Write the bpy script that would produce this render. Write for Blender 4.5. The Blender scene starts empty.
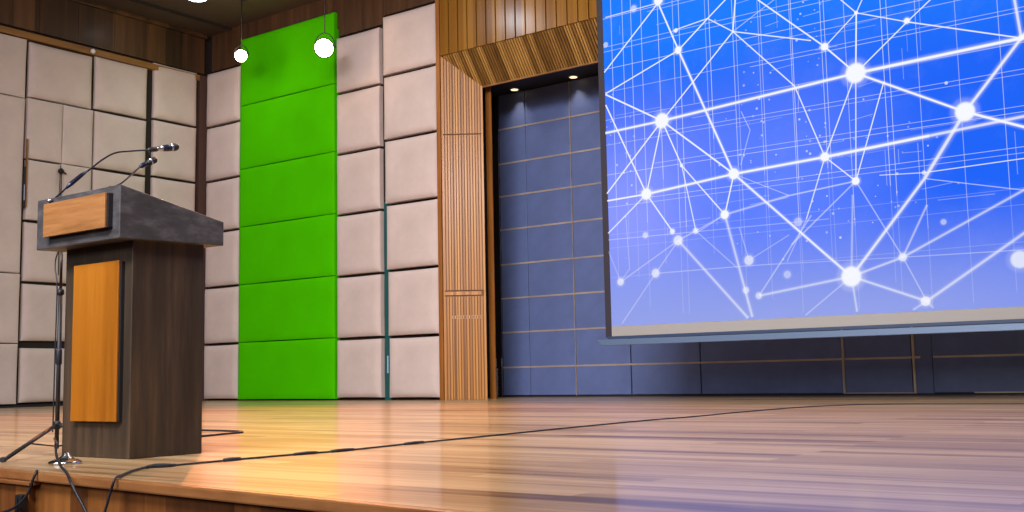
import bpy, bmesh, math, random
from mathutils import Vector, Matrix, noise

scene = bpy.context.scene
random.seed(7)
# ------------------------------------------------------------------ camera
# room axes: X runs along the stage back wall, Y runs up the stage away from the hall, Z = 0 is the stage floor
THETA = math.radians(36.638)
PITCH, ROLL, FPX = math.radians(6.222), math.radians(1.106), 1095.77
fw0 = Vector((-math.sin(THETA), math.cos(THETA), 0))
rt0 = Vector((math.cos(THETA), math.sin(THETA), 0))
fw = fw0 * math.cos(PITCH) + Vector((0, 0, math.sin(PITCH)))
up0 = -fw0 * math.sin(PITCH) + Vector((0, 0, math.cos(PITCH)))
rt = rt0 * math.cos(ROLL) - up0 * math.sin(ROLL)
up = rt0 * math.sin(ROLL) + up0 * math.cos(ROLL)
cam_data = bpy.data.cameras.new('camera')
cam = bpy.data.objects.new('camera', cam_data)
scene.collection.objects.link(cam)
cam.matrix_world = Matrix(((rt.x, up.x, -fw.x, 0), (rt.y, up.y, -fw.y, 0), (rt.z, up.z, -fw.z, 0.33), (0, 0, 0, 1)))
cam_data.sensor_width = 36
cam_data.lens = FPX / 1024 * 36
cam_data.clip_start = 0.05
scene.camera = cam

# ------------------------------------------------------------------ world, exposure
scene.view_settings.view_transform = 'Standard'
scene.view_settings.look = 'None'
scene.view_settings.gamma = 1
scene.view_settings.use_curve_mapping = False
scene.view_settings.exposure = 0
w = bpy.data.worlds.new('dim_world'); scene.world = w; w.use_nodes = True
w.node_tree.nodes['Background'].inputs[0].default_value = (0.9, 0.95, 1, 1)
w.node_tree.nodes['Background'].inputs[1].default_value = 0.05
scene.cycles.transparent_max_bounces = 24

# ------------------------------------------------------------------ lights of the hall and stage
def light(name, kind, loc, energy, color, target=None, **kw):
    d = bpy.data.lights.new(name, kind); d.energy = energy; d.color = color
    for k, v in kw.items(): setattr(d, k, v)
    o = bpy.data.objects.new(name, d); scene.collection.objects.link(o); o.location = loc
    if target is not None:
        o.rotation_euler = (Vector(target) - Vector(loc)).to_track_quat('-Z', 'Y').to_euler()
    return o
WARM = (1.0, 0.28, 0.08)
# hall light overhead, plus an added fill from behind the camera
light('hall_panel_light', 'AREA', (-3, -1.5, 6.3), 900, (0.98, 0.95, 0.95), (-7.0, 11, 0.6), size=7, shape='RECTANGLE', size_y=2.5, spread=math.radians(95))
light('front_fill_light', 'AREA', (-4, -7.5, 4.8), 620, (0.96, 0.95, 1.0), (-8.0, 10, 1.2), size=9, shape='RECTANGLE', size_y=3)  # added fill, brightens the lectern front and the lower walls
# rows over the stage
light('stage_row_light', 'AREA', (-4.5, 7.2, 6.4), 330, (1.0, 0.90, 0.78), None, size=9, shape='RECTANGLE', size_y=1.6)
light('cool_ceiling_light', 'AREA', (-10.9, 9.1, 6.46), 34, (.78, .86, 1.0), None, size=.45, shape='DISK')
# the two warm stage spotlights
LAMPS = [(-13.68, 11.2, 5.52), (-11.77, 11.2, 5.27)]
light('warm_spot_light', 'SPOT', (-13.62, 11.10, 5.48), 1150, WARM, (-7.4, 5.2, 0), spot_size=math.radians(62), spot_blend=0.25, shadow_soft_size=0.06)
light('warm_spot_light', 'SPOT', (-11.72, 11.10, 5.22), 1150, WARM, (-5.8, 5.0, 0), spot_size=math.radians(66), spot_blend=0.25, shadow_soft_size=0.06)
for p in LAMPS:
    light('warm_glow_light', 'POINT', (p[0] + .05, p[1] - .25, p[2] - .02), 16, (1.0, 0.68, 0.36), shadow_soft_size=0.08)

# ------------------------------------------------------------------ materials
def newmat(name):
    m = bpy.data.materials.new(name); m.use_nodes = True
    nt = m.node_tree; return m, nt, nt.nodes['Principled BSDF']
def N(nt, t, **kw):
    n = nt.nodes.new(t)
    for k, v in kw.items(): setattr(n, k, v)
    return n
def coords(nt, scale, kind='Object'):
    tc = N(nt, 'ShaderNodeTexCoord'); mp = N(nt, 'ShaderNodeMapping')
    mp.inputs['Scale'].default_value = scale
    nt.links.new(tc.outputs[kind], mp.inputs[0]); return mp.outputs[0]
def ramp(nt, fac, stops):
    r = N(nt, 'ShaderNodeValToRGB'); e = r.color_ramp.elements
    e[0].position, e[0].color = stops[0][0], (*stops[0][1], 1)
    e[1].position, e[1].color = stops[-1][0], (*stops[-1][1], 1)
    for p, c in stops[1:-1]:
        x = e.new(p); x.color = (*c, 1)
    nt.links.new(fac, r.inputs[0]); return r.outputs[0]
def srgb(r, g, b):
    f = lambda v: (v / 255 / 12.92) if v / 255 <= 0.04045 else ((v / 255 + 0.055) / 1.055) ** 2.4
    return (f(r), f(g), f(b))
def noisetex(nt, vec, scale=1, detail=4, rough=.6):
    n = N(nt, 'ShaderNodeTexNoise'); n.inputs['Scale'].default_value = scale
    n.inputs['Detail'].default_value = detail; n.inputs['Roughness'].default_value = rough
    nt.links.new(vec, n.inputs['Vector']); return n.outputs[0]
def bump(nt, b, h, strength, dist=0.01):
    n = N(nt, 'ShaderNodeBump'); n.inputs['Strength'].default_value = strength; n.inputs['Distance'].default_value = dist
    nt.links.new(h, n.inputs['Height']); nt.links.new(n.outputs[0], b.inputs['Normal'])
def wood(name, stops, scale, rough=.45, coat=0., spec=.5, bstr=.15, board=None):
    """grain stretched by scale; board = (axis, width) adds a tone per board"""
    m, nt, b = newmat(name)
    v = coords(nt, scale)
    f = noisetex(nt, v, 1, 6, .65)
    if board:
        ax, wd = board
        tc = N(nt, 'ShaderNodeTexCoord'); sp = N(nt, 'ShaderNodeSeparateXYZ'); nt.links.new(tc.outputs['Object'], sp.inputs[0])
        d = N(nt, 'ShaderNodeMath', operation='DIVIDE'); d.inputs[1].default_value = wd; nt.links.new(sp.outputs[ax], d.inputs[0])
        fl = N(nt, 'ShaderNodeMath', operation='FLOOR'); nt.links.new(d.outputs[0], fl.inputs[0])
        wn = N(nt, 'ShaderNodeTexWhiteNoise', noise_dimensions='1D'); nt.links.new(fl.outputs[0], wn.inputs['W'])
        mx = N(nt, 'ShaderNodeMath', operation='MULTIPLY_ADD'); mx.inputs[1].default_value = .45
        nt.links.new(wn.outputs['Value'], mx.inputs[0])
        h = N(nt, 'ShaderNodeMath', operation='MULTIPLY'); h.inputs[1].default_value = .62; nt.links.new(f, h.inputs[0])
        nt.links.new(h.outputs[0], mx.inputs[2]); f2 = mx.outputs[0]
    else: f2 = f
    nt.links.new(ramp(nt, f2, stops), b.inputs['Base Color'])
    b.inputs['Roughness'].default_value = rough; b.inputs['Coat Weight'].default_value = coat
    b.inputs['Coat Roughness'].default_value = .2; b.inputs['Specular IOR Level'].default_value = spec
    if bstr: bump(nt, b, f, bstr, .004)
    return m
def plain(name, col, rough=.5, metal=0., spec=.5, nz=.0, nscale=20, coat=0.):
    m, nt, b = newmat(name)
    if nz:
        f = noisetex(nt, coords(nt, (1, 1, 1)), nscale, 4)
        a = tuple(max(0, c * (1 - nz)) for c in col); c2 = tuple(min(1, c * (1 + nz)) for c in col)
        nt.links.new(ramp(nt, f, [(.3, a), (.7, c2)]), b.inputs['Base Color'])
    else: b.inputs['Base Color'].default_value = (*col, 1)
    b.inputs['Roughness'].default_value = rough; b.inputs['Metallic'].default_value = metal
    b.inputs['Specular IOR Level'].default_value = spec; b.inputs['Coat Weight'].default_value = coat
    return m
def glow(name, col, strength):
    m, nt, b = newmat(name)
    b.inputs['Base Color'].default_value = (*col, 1)
    b.inputs['Emission Color'].default_value = (*col, 1); b.inputs['Emission Strength'].default_value = strength
    return m
def fabric(name, col, nz=.08, rough=.9, bs=.25):
    m, nt, b = newmat(name)
    v = coords(nt, (1, 1, 1)); f = noisetex(nt, v, 2.2, 5, .6); g = noisetex(nt, v, 160, 2, .5)
    a = tuple(c * (1 - nz) for c in col); c2 = tuple(min(1, c * (1 + nz)) for c in col)
    nt.links.new(ramp(nt, f, [(.3, a), (.7, c2)]), b.inputs['Base Color'])
    b.inputs['Roughness'].default_value = rough; b.inputs['Specular IOR Level'].default_value = .2
    b.inputs['Sheen Weight'].default_value = .15
    bump(nt, b, g, bs, .003)
    return m

M = {}
M['beige'] = fabric('beige_fabric', srgb(206, 188, 183))
M['green'] = fabric('green_fabric', (0.066, 0.53, 0.0), nz=.05, bs=.1)
M['green'].node_tree.nodes['Principled BSDF'].inputs['Specular IOR Level'].default_value = .02
M['green'].node_tree.nodes['Principled BSDF'].inputs['Sheen Weight'].default_value = 0
M['dark_back'] = plain('dark_brown_backing', srgb(30, 20, 18), .8, nz=.2, nscale=3)
M['brown_wall'] = wood('dark_brown_wood', [(.25, srgb(40, 25, 15)), (.5, srgb(66, 42, 26)), (.75, srgb(104, 70, 42))], (9, 9, .5), .5, .1, board=(1, .34))
M['ceiling'] = plain('dark_ceiling', srgb(74, 58, 52), .7, nz=.08, nscale=1.5)
M['soffit'] = plain('black_soffit', srgb(34, 32, 36), .6)
amber = [(.28, srgb(134, 80, 14)), (.5, srgb(172, 108, 26)), (.74, srgb(200, 136, 44))]
M['rib'] = wood('ribbed_oak', amber, (60, 60, .8), .42, .1, board=(0, .036))
M['groove'] = plain('dark_groove', srgb(120, 72, 20), .6)
M['rib_y'] = wood('ribbed_oak_across', [(.25, srgb(92, 62, 24)), (.5, srgb(138, 98, 44)), (.75, srgb(190, 144, 76))], (26, .8, 4), .45, .1, board=(0, .089))
M['clad'] = wood('varnished_boards', [(.1, srgb(110, 68, 12)), (.5, srgb(144, 96, 22)), (.9, srgb(172, 122, 42))], (26, 26, .6), .3, .7, board=(0, .174))
M['plain_wood'] = wood('plain_oak', [(.3, srgb(126, 74, 26)), (.7, srgb(170, 108, 46))], (14, 14, .8), .45, .1)
M['rail'] = wood('rail_wood', [(.3, srgb(116, 78, 38)), (.7, srgb(158, 112, 60))], (3, 1.2, 12), .5, 0)
M['veneer'] = wood('honey_veneer_upright', [(.25, srgb(132, 76, 12)), (.5, srgb(160, 96, 20)), (.78, srgb(182, 114, 34))], (9, 9, .7), .4, .1)
M['veneer_h'] = wood('honey_veneer_lying', [(.25, srgb(128, 84, 46)), (.5, srgb(156, 106, 62)), (.78, srgb(176, 126, 80))], (3, 3, 42), .4, .1)
M['lectern'] = wood('smoked_oak', [(.22, srgb(36, 28, 20)), (.5, srgb(58, 46, 35)), (.82, srgb(94, 72, 52))], (16, 16, 1.1), .5, .05, bstr=.3)
M['lectern_h'] = wood('smoked_oak_lying', [(.25, srgb(48, 44, 44)), (.5, srgb(68, 66, 70)), (.8, srgb(108, 104, 104))], (9, 9, 24), .5, .05, bstr=.3)
M['fascia'] = wood('fascia_wood', [(.25, srgb(78, 42, 16)), (.5, srgb(118, 68, 26)), (.78, srgb(156, 98, 44))], (16, 16, .9), .5, .1, board=(0, .13))
M['nosing'] = wood('nosing_wood', [(.25, srgb(118, 72, 38)), (.7, srgb(176, 120, 72))], (2, 12, 12), .35, .3)
M['black'] = plain('black_metal', (.014, .014, .017), .5, .1)
M['rubber'] = plain('black_rubber', (.012, .013, .02), .5)
M['chrome'] = plain('brushed_chrome', (.62, .64, .68), .22, 1.)
M['mic'] = plain('blue_black_metal', (.03, .035, .07), .3, .7)
M['silver'] = plain('silver_metal', (.6, .6, .62), .3, 1.)
M['inlay'] = plain('bronze_inlay', srgb(190, 172, 156), .3, .3, nz=.25, nscale=2)
M['blue'] = plain('blue_panel', srgb(94, 109, 158), .42, .0, .5, nz=.12, nscale=3.5)
M['teal'] = plain('teal_strip', srgb(16, 84, 84), .5)
M['bar'] = plain('blue_grey_bar', srgb(88, 108, 138), .45, .2)
M['screen_edge'] = plain('black_screen_border', srgb(46, 42, 52), .5)
M['screen_strip'] = plain('grey_screen_border', srgb(148, 146, 146), .6)
M['white'] = plain('white_plastic', (.8, .8, .8), .4)
M['lens'] = glow('warm_lamp_lens', (1.0, .93, .62), 40)
M['down'] = glow('warm_downlight_lens', (1.0, .78, .48), 1.6)
M['cool'] = glow('cool_downlight_lens', (.85, .93, 1.0), 14)
M['hall_floor'] = plain('hall_carpet', srgb(70, 48, 36), .9, nz=.15, nscale=30)
M['hall_wall'] = plain('hall_wall', srgb(150, 132, 116), .8, nz=.05, nscale=2)

# stage floor: narrow varnished boards running along X
m, nt, b = newmat('stage_boards')
v = coords(nt, (1, 1, 1))
br = N(nt, 'ShaderNodeTexBrick'); br.offset = .37; br.inputs['Scale'].default_value = 1
br.inputs['Brick Width'].default_value = 1.7; br.inputs['Row Height'].default_value = .11
br.inputs['Mortar Size'].default_value = .0012; br.inputs['Mortar Smooth'].default_value = .4; br.inputs['Bias'].default_value = 0
br.inputs['Color1'].default_value = (0, 0, 0, 1); br.inputs['Color2'].default_value = (1, 1, 1, 1); br.inputs['Mortar'].default_value = (.35, .35, .35, 1)
nt.links.new(v, br.inputs['Vector'])
g = noisetex(nt, coords(nt, (.9, 22, 1)), 1, 7, .68)
g2 = noisetex(nt, coords(nt, (.25, 3.5, 1)), 1, 3, .5)
mx = N(nt, 'ShaderNodeMath', operation='MULTIPLY_ADD'); mx.inputs[1].default_value = .16
nt.links.new(br.outputs['Color'], mx.inputs[0])
m2 = N(nt, 'ShaderNodeMath', operation='MULTIPLY'); m2.inputs[1].default_value = .55; nt.links.new(g, m2.inputs[0])
m3 = N(nt, 'ShaderNodeMath', operation='MULTIPLY_ADD'); m3.inputs[1].default_value = .35; nt.links.new(g2, m3.inputs[0]); nt.links.new(m2.outputs[0], m3.inputs[2])
nt.links.new(m3.outputs[0], mx.inputs[2])
nt.links.new(ramp(nt, mx.outputs[0], [(.36, srgb(104, 74, 48)), (.49, srgb(170, 136, 96)), (.61, srgb(204, 170, 128))]), b.inputs['Base Color'])
rr = N(nt, 'ShaderNodeMapRange'); rr.inputs[3].default_value = .3; rr.inputs[4].default_value = .42; nt.links.new(g, rr.inputs[0])
nt.links.new(rr.outputs[0], b.inputs['Roughness']); b.inputs['Coat Weight'].default_value = .42; b.inputs['Coat Roughness'].default_value = .12
bump(nt, b, g, .08, .003); b.inputs['Specular IOR Level'].default_value = .2
M['floor'] = m

# projected picture: blue graded light
m, nt, b = newmat('projected_blue_picture')
tc = N(nt, 'ShaderNodeTexCoord'); sp = N(nt, 'ShaderNodeSeparateXYZ'); nt.links.new(tc.outputs['Object'], sp.inputs[0])
def mathn(op, a, bb=None, c=None):
    n = N(nt, 'ShaderNodeMath', operation=op)
    for i, x in enumerate((a, bb, c)):
        if x is None: continue
        if isinstance(x, (int, float)): n.inputs[i].default_value = x
        else: nt.links.new(x, n.inputs[i])
    return n.outputs[0]
def blob(cx, cz, rx, rz):      # 1 at the centre, 0 at the rim
    dx = mathn('DIVIDE', mathn('SUBTRACT', sp.outputs[0], cx), rx); dz = mathn('DIVIDE', mathn('SUBTRACT', sp.outputs[2], cz), rz)
    r = mathn('SQRT', mathn('ADD', mathn('MULTIPLY', dx, dx), mathn('MULTIPLY', dz, dz)))
    n = N(nt, 'ShaderNodeMapRange', interpolation_type='SMOOTHSTEP'); nt.links.new(r, n.inputs[0])
    n.inputs[1].default_value = 0; n.inputs[2].default_value = 1; n.inputs[3].default_value = 1; n.inputs[4].default_value = 0
    return n.outputs[0]
def mixc(f, a, c):
    n = N(nt, 'ShaderNodeMix', data_type='RGBA'); nt.links.new(f, n.inputs[0])
    if isinstance(a, tuple): n.inputs[6].default_value = (*a, 1)
    else: nt.links.new(a, n.inputs[6])
    n.inputs[7].default_value = (*c, 1); return n.outputs[2]
zr = N(nt, 'ShaderNodeMapRange', interpolation_type='SMOOTHSTEP'); nt.links.new(sp.outputs[2], zr.inputs[0])
zr.inputs[1].default_value = 4.6; zr.inputs[2].default_value = 3.2
c = mixc(zr.outputs[0], srgb(0, 122, 255), srgb(2, 96, 248))
c = mixc(blob(-6.6, 2.1, 2.2, 2.1), c, srgb(138, 152, 255))
c = mixc(blob(-4.7, 2.4, 2.0, 1.9), c, srgb(90, 126, 255))
zb = N(nt, 'ShaderNodeMapRange', interpolation_type='SMOOTHSTEP'); nt.links.new(sp.outputs[2], zb.inputs[0])
zb.inputs[1].default_value = 2.2; zb.inputs[2].default_value = .8
xb = N(nt, 'ShaderNodeMapRange', interpolation_type='SMOOTHSTEP'); nt.links.new(sp.outputs[0], xb.inputs[0])
xb.inputs[1].default_value = -1.2; xb.inputs[2].default_value = -4.0; xb.inputs[3].default_value = .72
c = mixc(mathn('MULTIPLY', zb.outputs[0], xb.outputs[0]), c, srgb(146, 160, 232))
cl = noisetex(nt, coords(nt, (1, 1, 1)), 2.4, 6, .7)
c = mixc(mathn('MULTIPLY', mathn('MAXIMUM', mathn('SUBTRACT', cl, .5), 0), 0.4), c, srgb(150, 176, 255))
nt.links.new(c, b.inputs['Emission Color']); b.inputs['Emission Strength'].default_value = 1.0
b.inputs['Base Color'].default_value = (.01, .01, .01, 1); b.inputs['Roughness'].default_value = 1; b.inputs['Specular IOR Level'].default_value = 0
M['picture'] = m
def soft(name, kind):
    """white light strokes of the projected picture, fading across the stroke (UV.x = distance from the stroke's middle, UV.y = strength)"""
    m = bpy.data.materials.new(name); m.use_nodes = True; nt = m.node_tree; nt.nodes.clear()
    o = N(nt, 'ShaderNodeOutputMaterial'); uv = N(nt, 'ShaderNodeUVMap'); s = N(nt, 'ShaderNodeSeparateXYZ'); nt.links.new(uv.outputs[0], s.inputs[0])
    mr = N(nt, 'ShaderNodeMapRange', interpolation_type='SMOOTHERSTEP'); nt.links.new(s.outputs[0], mr.inputs[0])
    mr.inputs[1].default_value = .62 if kind == 'dot' else .15; mr.inputs[2].default_value = 1; mr.inputs[3].default_value = 1; mr.inputs[4].default_value = 0
    mu = N(nt, 'ShaderNodeMath', operation='MULTIPLY'); nt.links.new(mr.outputs[0], mu.inputs[0]); nt.links.new(s.outputs[1], mu.inputs[1])
    e = N(nt, 'ShaderNodeEmission'); e.inputs[0].default_value = (.93, .95, 1, 1); e.inputs[1].default_value = 1.0
    t = N(nt, 'ShaderNodeBsdfTransparent'); x = N(nt, 'ShaderNodeMixShader')
    nt.links.new(mu.outputs[0], x.inputs[0]); nt.links.new(t.outputs[0], x.inputs[1]); nt.links.new(e.outputs[0], x.inputs[2]); nt.links.new(x.outputs[0], o.inputs[0])
    return m
M['stroke'] = soft('projected_stroke', 'line'); M['dot'] = soft('projected_dot', 'dot')

# ------------------------------------------------------------------ mesh helpers
class MB:
    def __init__(s): s.bm = bmesh.new()
    def box(s, x0, x1, y0, y1, z0, z1, bev=0, mi=0):
        x0, x1 = sorted((x0, x1)); y0, y1 = sorted((y0, y1)); z0, z1 = sorted((z0, z1))
        vs = [s.bm.verts.new(p) for p in ((x0, y0, z0), (x1, y0, z0), (x1, y1, z0), (x0, y1, z0), (x0, y0, z1), (x1, y0, z1), (x1, y1, z1), (x0, y1, z1))]
        fs = [s.bm.faces.new([vs[i] for i in f]) for f in ((3, 2, 1, 0), (4, 5, 6, 7), (0, 1, 5, 4), (1, 2, 6, 5), (2, 3, 7, 6), (3, 0, 4, 7))]
        for f in fs: f.material_index = mi
        if bev:
            es = list({e for f in fs for e in f.edges})
            bmesh.ops.bevel(s.bm, geom=es, offset=bev, segments=2, profile=.5, affect='EDGES')
        return s
    def hexa(s, ps, bev=0):      # eight corners: bottom four counter-clockwise, then the top four
        vs = [s.bm.verts.new(p) for p in ps]
        fs = [s.bm.faces.new([vs[i] for i in f]) for f in ((3, 2, 1, 0), (4, 5, 6, 7), (0, 1, 5, 4), (1, 2, 6, 5), (2, 3, 7, 6), (3, 0, 4, 7))]
        if bev:
            es = list({e for f in fs for e in f.edges})
            bmesh.ops.bevel(s.bm, geom=es, offset=bev, segments=2, profile=.5, affect='EDGES')
        return s
    def tube(s, pts, r, n=10, caps=True):
        pts = [Vector(p) for p in pts]; rs = r if isinstance(r, (list, tuple)) else [r] * len(pts)
        rings = []; prev = None
        for i, p in enumerate(pts):
            a = pts[max(0, i - 1)]; c = pts[min(len(pts) - 1, i + 1)]
            d = (c - a); d = d.normalized() if d.length > 1e-9 else Vector((0, 0, 1))
            if prev is None:
                prev = d.orthogonal().normalized()
            prev = (prev - d * prev.dot(d))
            prev = prev.normalized() if prev.length > 1e-6 else d.orthogonal().normalized()
            q = d.cross(prev)
            rings.append([s.bm.verts.new(p + (prev * math.cos(k * 2 * math.pi / n) + q * math.sin(k * 2 * math.pi / n)) * rs[i]) for k in range(n)])
        for a, c in zip(rings, rings[1:]):
            for k in range(n):
                f = s.bm.faces.new((a[k], a[(k + 1) % n], c[(k + 1) % n], c[k])); f.smooth = True
        if caps:
            s.bm.faces.new(rings[0][::-1]); s.bm.faces.new(rings[-1])
        return s
    def lathe(s, base, axis, prof, n=24):    # prof: (distance along axis, radius)
        base = Vector(base); axis = Vector(axis).normalized()
        return s.tube([base + axis * d for d, _ in prof], [max(r, 1e-4) for _, r in prof], n)
    def done(s, name, mat, parent=None, loc=None, smooth=False, **props):
        bmesh.ops.recalc_face_normals(s.bm, faces=s.bm.faces)
        me = bpy.data.meshes.new(name)
        if loc is not None: bmesh.ops.translate(s.bm, verts=s.bm.verts, vec=-Vector(loc))
        s.bm.to_mesh(me); s.bm.free()
        for q in (mat if isinstance(mat, (list, tuple)) else [mat]): me.materials.append(q)
        o = bpy.data.objects.new(name, me); scene.collection.objects.link(o)
        if loc is not None: o.location = loc
        if parent is not None: o.parent = parent; o.matrix_parent_inverse = Matrix.Translation(-parent.location)
        for k, v in props.items(): o[k] = v
        return o
def smooth_path(pts, n=8):           # Catmull-Rom
    P = [Vector(p) for p in pts]; P = [P[0] * 2 - P[1]] + P + [P[-1] * 2 - P[-2]]; out = []
    for i in range(1, len(P) - 2):
        for k in range(n):
            t = k / n; a, b_, c_, d = P[i - 1], P[i], P[i + 1], P[i + 2]
            out.append(.5 * ((2 * b_) + (c_ - a) * t + (2 * a - 5 * b_ + 4 * c_ - d) * t * t + (3 * b_ - a - 3 * c_ + d) * t ** 3))
    out.append(P[-2]); return out
def thing(name, loc, label, cat, group=None):
    o = bpy.data.objects.new(name, None); scene.collection.objects.link(o); o.location = loc
    o['label'] = label; o['category'] = cat; o['kind'] = 'thing'
    if group: o['group'] = group
    return o
def tag(o, label, cat, group=None):
    o['label'] = label; o['category'] = cat; o['kind'] = 'thing'
    if group: o['group'] = group
    return o
def struct(name, mb, mat, **kw):
    o = mb.done(name, mat, **kw); o['kind'] = 'structure'; return o

# ------------------------------------------------------------------ the setting
EDGE = lambda x: 2.33 - .0865 * (x + 4.3)          # Y of the stage's front edge
XL, XR, YG, YB, CEIL, HALL = -15.76, 9.96, 12.17, 13.64, 6.5, -.86
s = MB()
e0, e1 = EDGE(XL) + .03, EDGE(XR) + .03
s.hexa([(XL, e0, -.035), (XR, e1, -.035), (XR, 13.7, -.035), (XL, 13.7, -.035), (XL, e0, 0), (XR, e1, 0), (XR, 13.7, 0), (XL, 13.7, 0)])
struct('floor', s, M['floor'])
s = MB(); s.hexa([(XL, e0 - .034, -.036), (XR, e1 - .034, -.036), (XR, e1 - .0005, -.036), (XL, e0 - .0005, -.036), (XL, e0 - .034, 0), (XR, e1 - .034, 0), (XR, e1 - .0005, 0), (XL, e0 - .0005, 0)], bev=.006)
struct('trim_1', s, M['nosing'])
s = MB(); s.hexa([(XL, e0, HALL), (XR, e1, HALL), (XR, e1 + .04, HALL), (XL, e0 + .04, HALL), (XL, e0, -.037), (XR, e1, -.037), (XR, e1 + .04, -.037), (XL, e0 + .04, -.037)])
struct('wall_stage_front', s, M['fascia'])
s = MB(); s.box(XL, XR, -9, 3.5, HALL - .05, HALL); struct('floor', s, M['hall_floor'])
s = MB(); s.box(XL - .2, XR + .2, -9.2, 14, CEIL, CEIL + .1); struct('ceiling', s, M['ceiling'])
s = MB(); s.box(XL, -15.08, -9, YG, CEIL - .035, CEIL + .001)
struct('trim_2', s, M['ceiling'])
s = MB(); s.box(-15.085, -15.06, -9, YG, CEIL - .045, CEIL - .0); struct('trim_3', s, M['dark_back'])
# walls
s = MB(); s.box(XL - .1, XL, -9, YG + .1, HALL, CEIL); struct('wall_left', s, M['dark_back'])
s = MB(); s.box(XR, XR + .1, -9, YG + .1, HALL, CEIL); struct('wall_right', s, M['hall_wall'])
s = MB(); s.box(XL, XR, -9.1, -9, HALL, CEIL); struct('wall_hall_back', s, M['hall_wall'])
s = MB(); s.box(XL, -10.3, YG, YG + .1, 0, CEIL); struct('wall_back', s, M['dark_back'])
s = MB(); s.box(4.5, XR, YG - .1, YG + .1, 0, CEIL); struct('wall_back', s, M['hall_wall'])
s = MB(); s.box(-10.6, 4.8, YB, YB + .1, 0, 5.0); struct('wall_alcove_back', s, M['dark_back'])
s = MB(); s.box(-10.6, -10.5, YG, YB, 0, 5.0); struct('wall_alcove_left', s, M['soffit'])
s = MB(); s.box(4.7, 4.8, YG, YB, 0, 5.0); struct('wall_alcove_right', s, M['soffit'])
s = MB(); s.box(-10.5, 4.7, 12.42, YB, 4.77, 4.87); struct('ceiling_alcove', s, M['soffit'])
# left wall above the padded panels: rail, boards, cornice
s = MB(); s.box(XL, -15.67, 0, 12.05, 5.615, 5.715); struct('trim_4', s, M['rail'])
s = MB()
y = -8.9
while y < 12.0:
    s.box(XL, -15.70, y, min(12.04, y + .655), 5.765, 6.40); y += .66
struct('trim_5', s, M['brown_wall'])
s = MB(); s.box(XL, -15.62, -9, 12.04, 6.40, CEIL - .036, bev=.008); struct('trim_6', s, M['brown_wall'])
# back wall above the padded panels
s = MB(); s.box(-15.6, -10.30, YG - .05, YG, 5.93, CEIL); s.box(-15.6, -14.75, YG - .05, YG, 5.8, 5.93); s.box(-12.40, -11.4, YG - .05, YG, 5.8, 5.93)
struct('trim_7', s, M['brown_wall'])
# corner post, black foot line
s = MB(); s.box(XL, -15.665, 11.92, YG, 0, 5.72); struct('trim_8', s, plain('corner_post_brown', srgb(74, 50, 44), .6))

# portal round the alcove: splayed sides and head, ribbed
AX, AY, BX, BY, AZ, BZ = -10.20, 12.05, -9.705, 12.40, 5.03, 4.555
def portal_side(mir, ribs):
    fx = (lambda x: x) if not mir else (lambda x: -5.8 - x)
    s = MB(); n = 15; L = Vector((BX - AX, BY - AY, 0)); nm = Vector((L.y, -L.x, 0)).normalized()
    def slab(t0, t1, z0, z1f, d0, d1):
        a, c = Vector((AX, AY, 0)) + L * t0, Vector((AX, AY, 0)) + L * t1
        za = z1f(t0); zc = z1f(t1); ps = []
        for (P, d) in ((a, d0), (c, d0), (c, d1), (a, d1)): ps.append((fx((P + nm * d).x), (P + nm * d).y, z0))
        for (P, d, z) in ((a, d0, za), (c, d0, zc), (c, d1, zc), (a, d1, za)): ps.append((fx((P + nm * d).x), (P + nm * d).y, z))
        s.hexa(ps)
    top = lambda t: AZ + (BZ - AZ) * t
    if not ribs: slab(0, 1, 0, top, -.03, -.012)
    for (z0, z1) in ((0.0, 1.475), (1.495, 1.545), (1.565, 3.84), (3.86, None)):
        zf = top if z1 is None else (lambda t, z=z1: z)
        if z0 == 1.495:
            if ribs: slab(0, .9, z0, zf, -.012, .012)
            continue
        if not ribs:
            slab(0, 1, z0, zf, -.0119, 0); continue
        for k in range(n):
            slab((k + .2) / n, (k + .85) / n, z0 + (.0 if z0 else .002), zf, 0, .012)
    if ribs: slab(.965, 1.0, 0, top, 0, .014); slab(0, .03, 0, top, 0, .014)
    return s
struct('trim_9', portal_side(False, 1), M['rib'])
struct('trim_10', portal_side(True, 1), M['rib'])
struct('trim_44', portal_side(False, 0), M['groove'])
struct('trim_45', portal_side(True, 0), M['groove'])
s = MB(); x = AX; x2 = -5.8 - AX; W = BX - AX
def soff(xa, xb, d):
    def tt(x): return max(0, min(1, (x - AX) / W, (x2 - x) / W))
    nz = Vector((0, BY - AY, BZ - AZ)).normalized(); up_ = Vector((0, nz.z, -nz.y)) * -1
    ps = []
    for dd in (d[1], d[0]):
        for (X, full) in ((xa, 0), (xb, 0), (xb, 1), (xa, 1)):
            t = tt(X) if full else 0
            P = Vector((X, AY + (BY - AY) * t, AZ + (BZ - AZ) * t)) + Vector((0, -.8, -.6)) * dd
            ps.append(tuple(P))
    s.hexa(ps)
k = 0; n = 328; pit = (x2 - AX) / n
for k in range(n):
    xa = AX + k * pit
    if k == 0 or k == n - 1: continue
    soff(xa, xa + pit * .55, (-.012, .008))
struct('trim_11', s, M['rib_y'])
s = MB(); soff_back = s
s.hexa([(AX + .02, AY + .012, AZ), (x2 - .02, AY + .012, AZ), (x2 - W, BY + .012, BZ), (AX + W, BY + .012, BZ), (AX + .02, AY + .05, AZ + .03), (x2 - .02, AY + .05, AZ + .03), (x2 - W, BY + .05, BZ + .04), (AX + W, BY + .05, BZ + .04)])
struct('trim_12', s, plain('dark_groove_wood', srgb(70, 42, 20), .6))
s = MB(); s.box(BX, x2 - W, BY - .01, BY + .02, BZ - .012, BZ + .012); s.box(BX - .02, x2 - W + .02, BY + .02, BY + .04, BZ, 4.80)
struct('trim_13', s, M['rail'])
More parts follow.
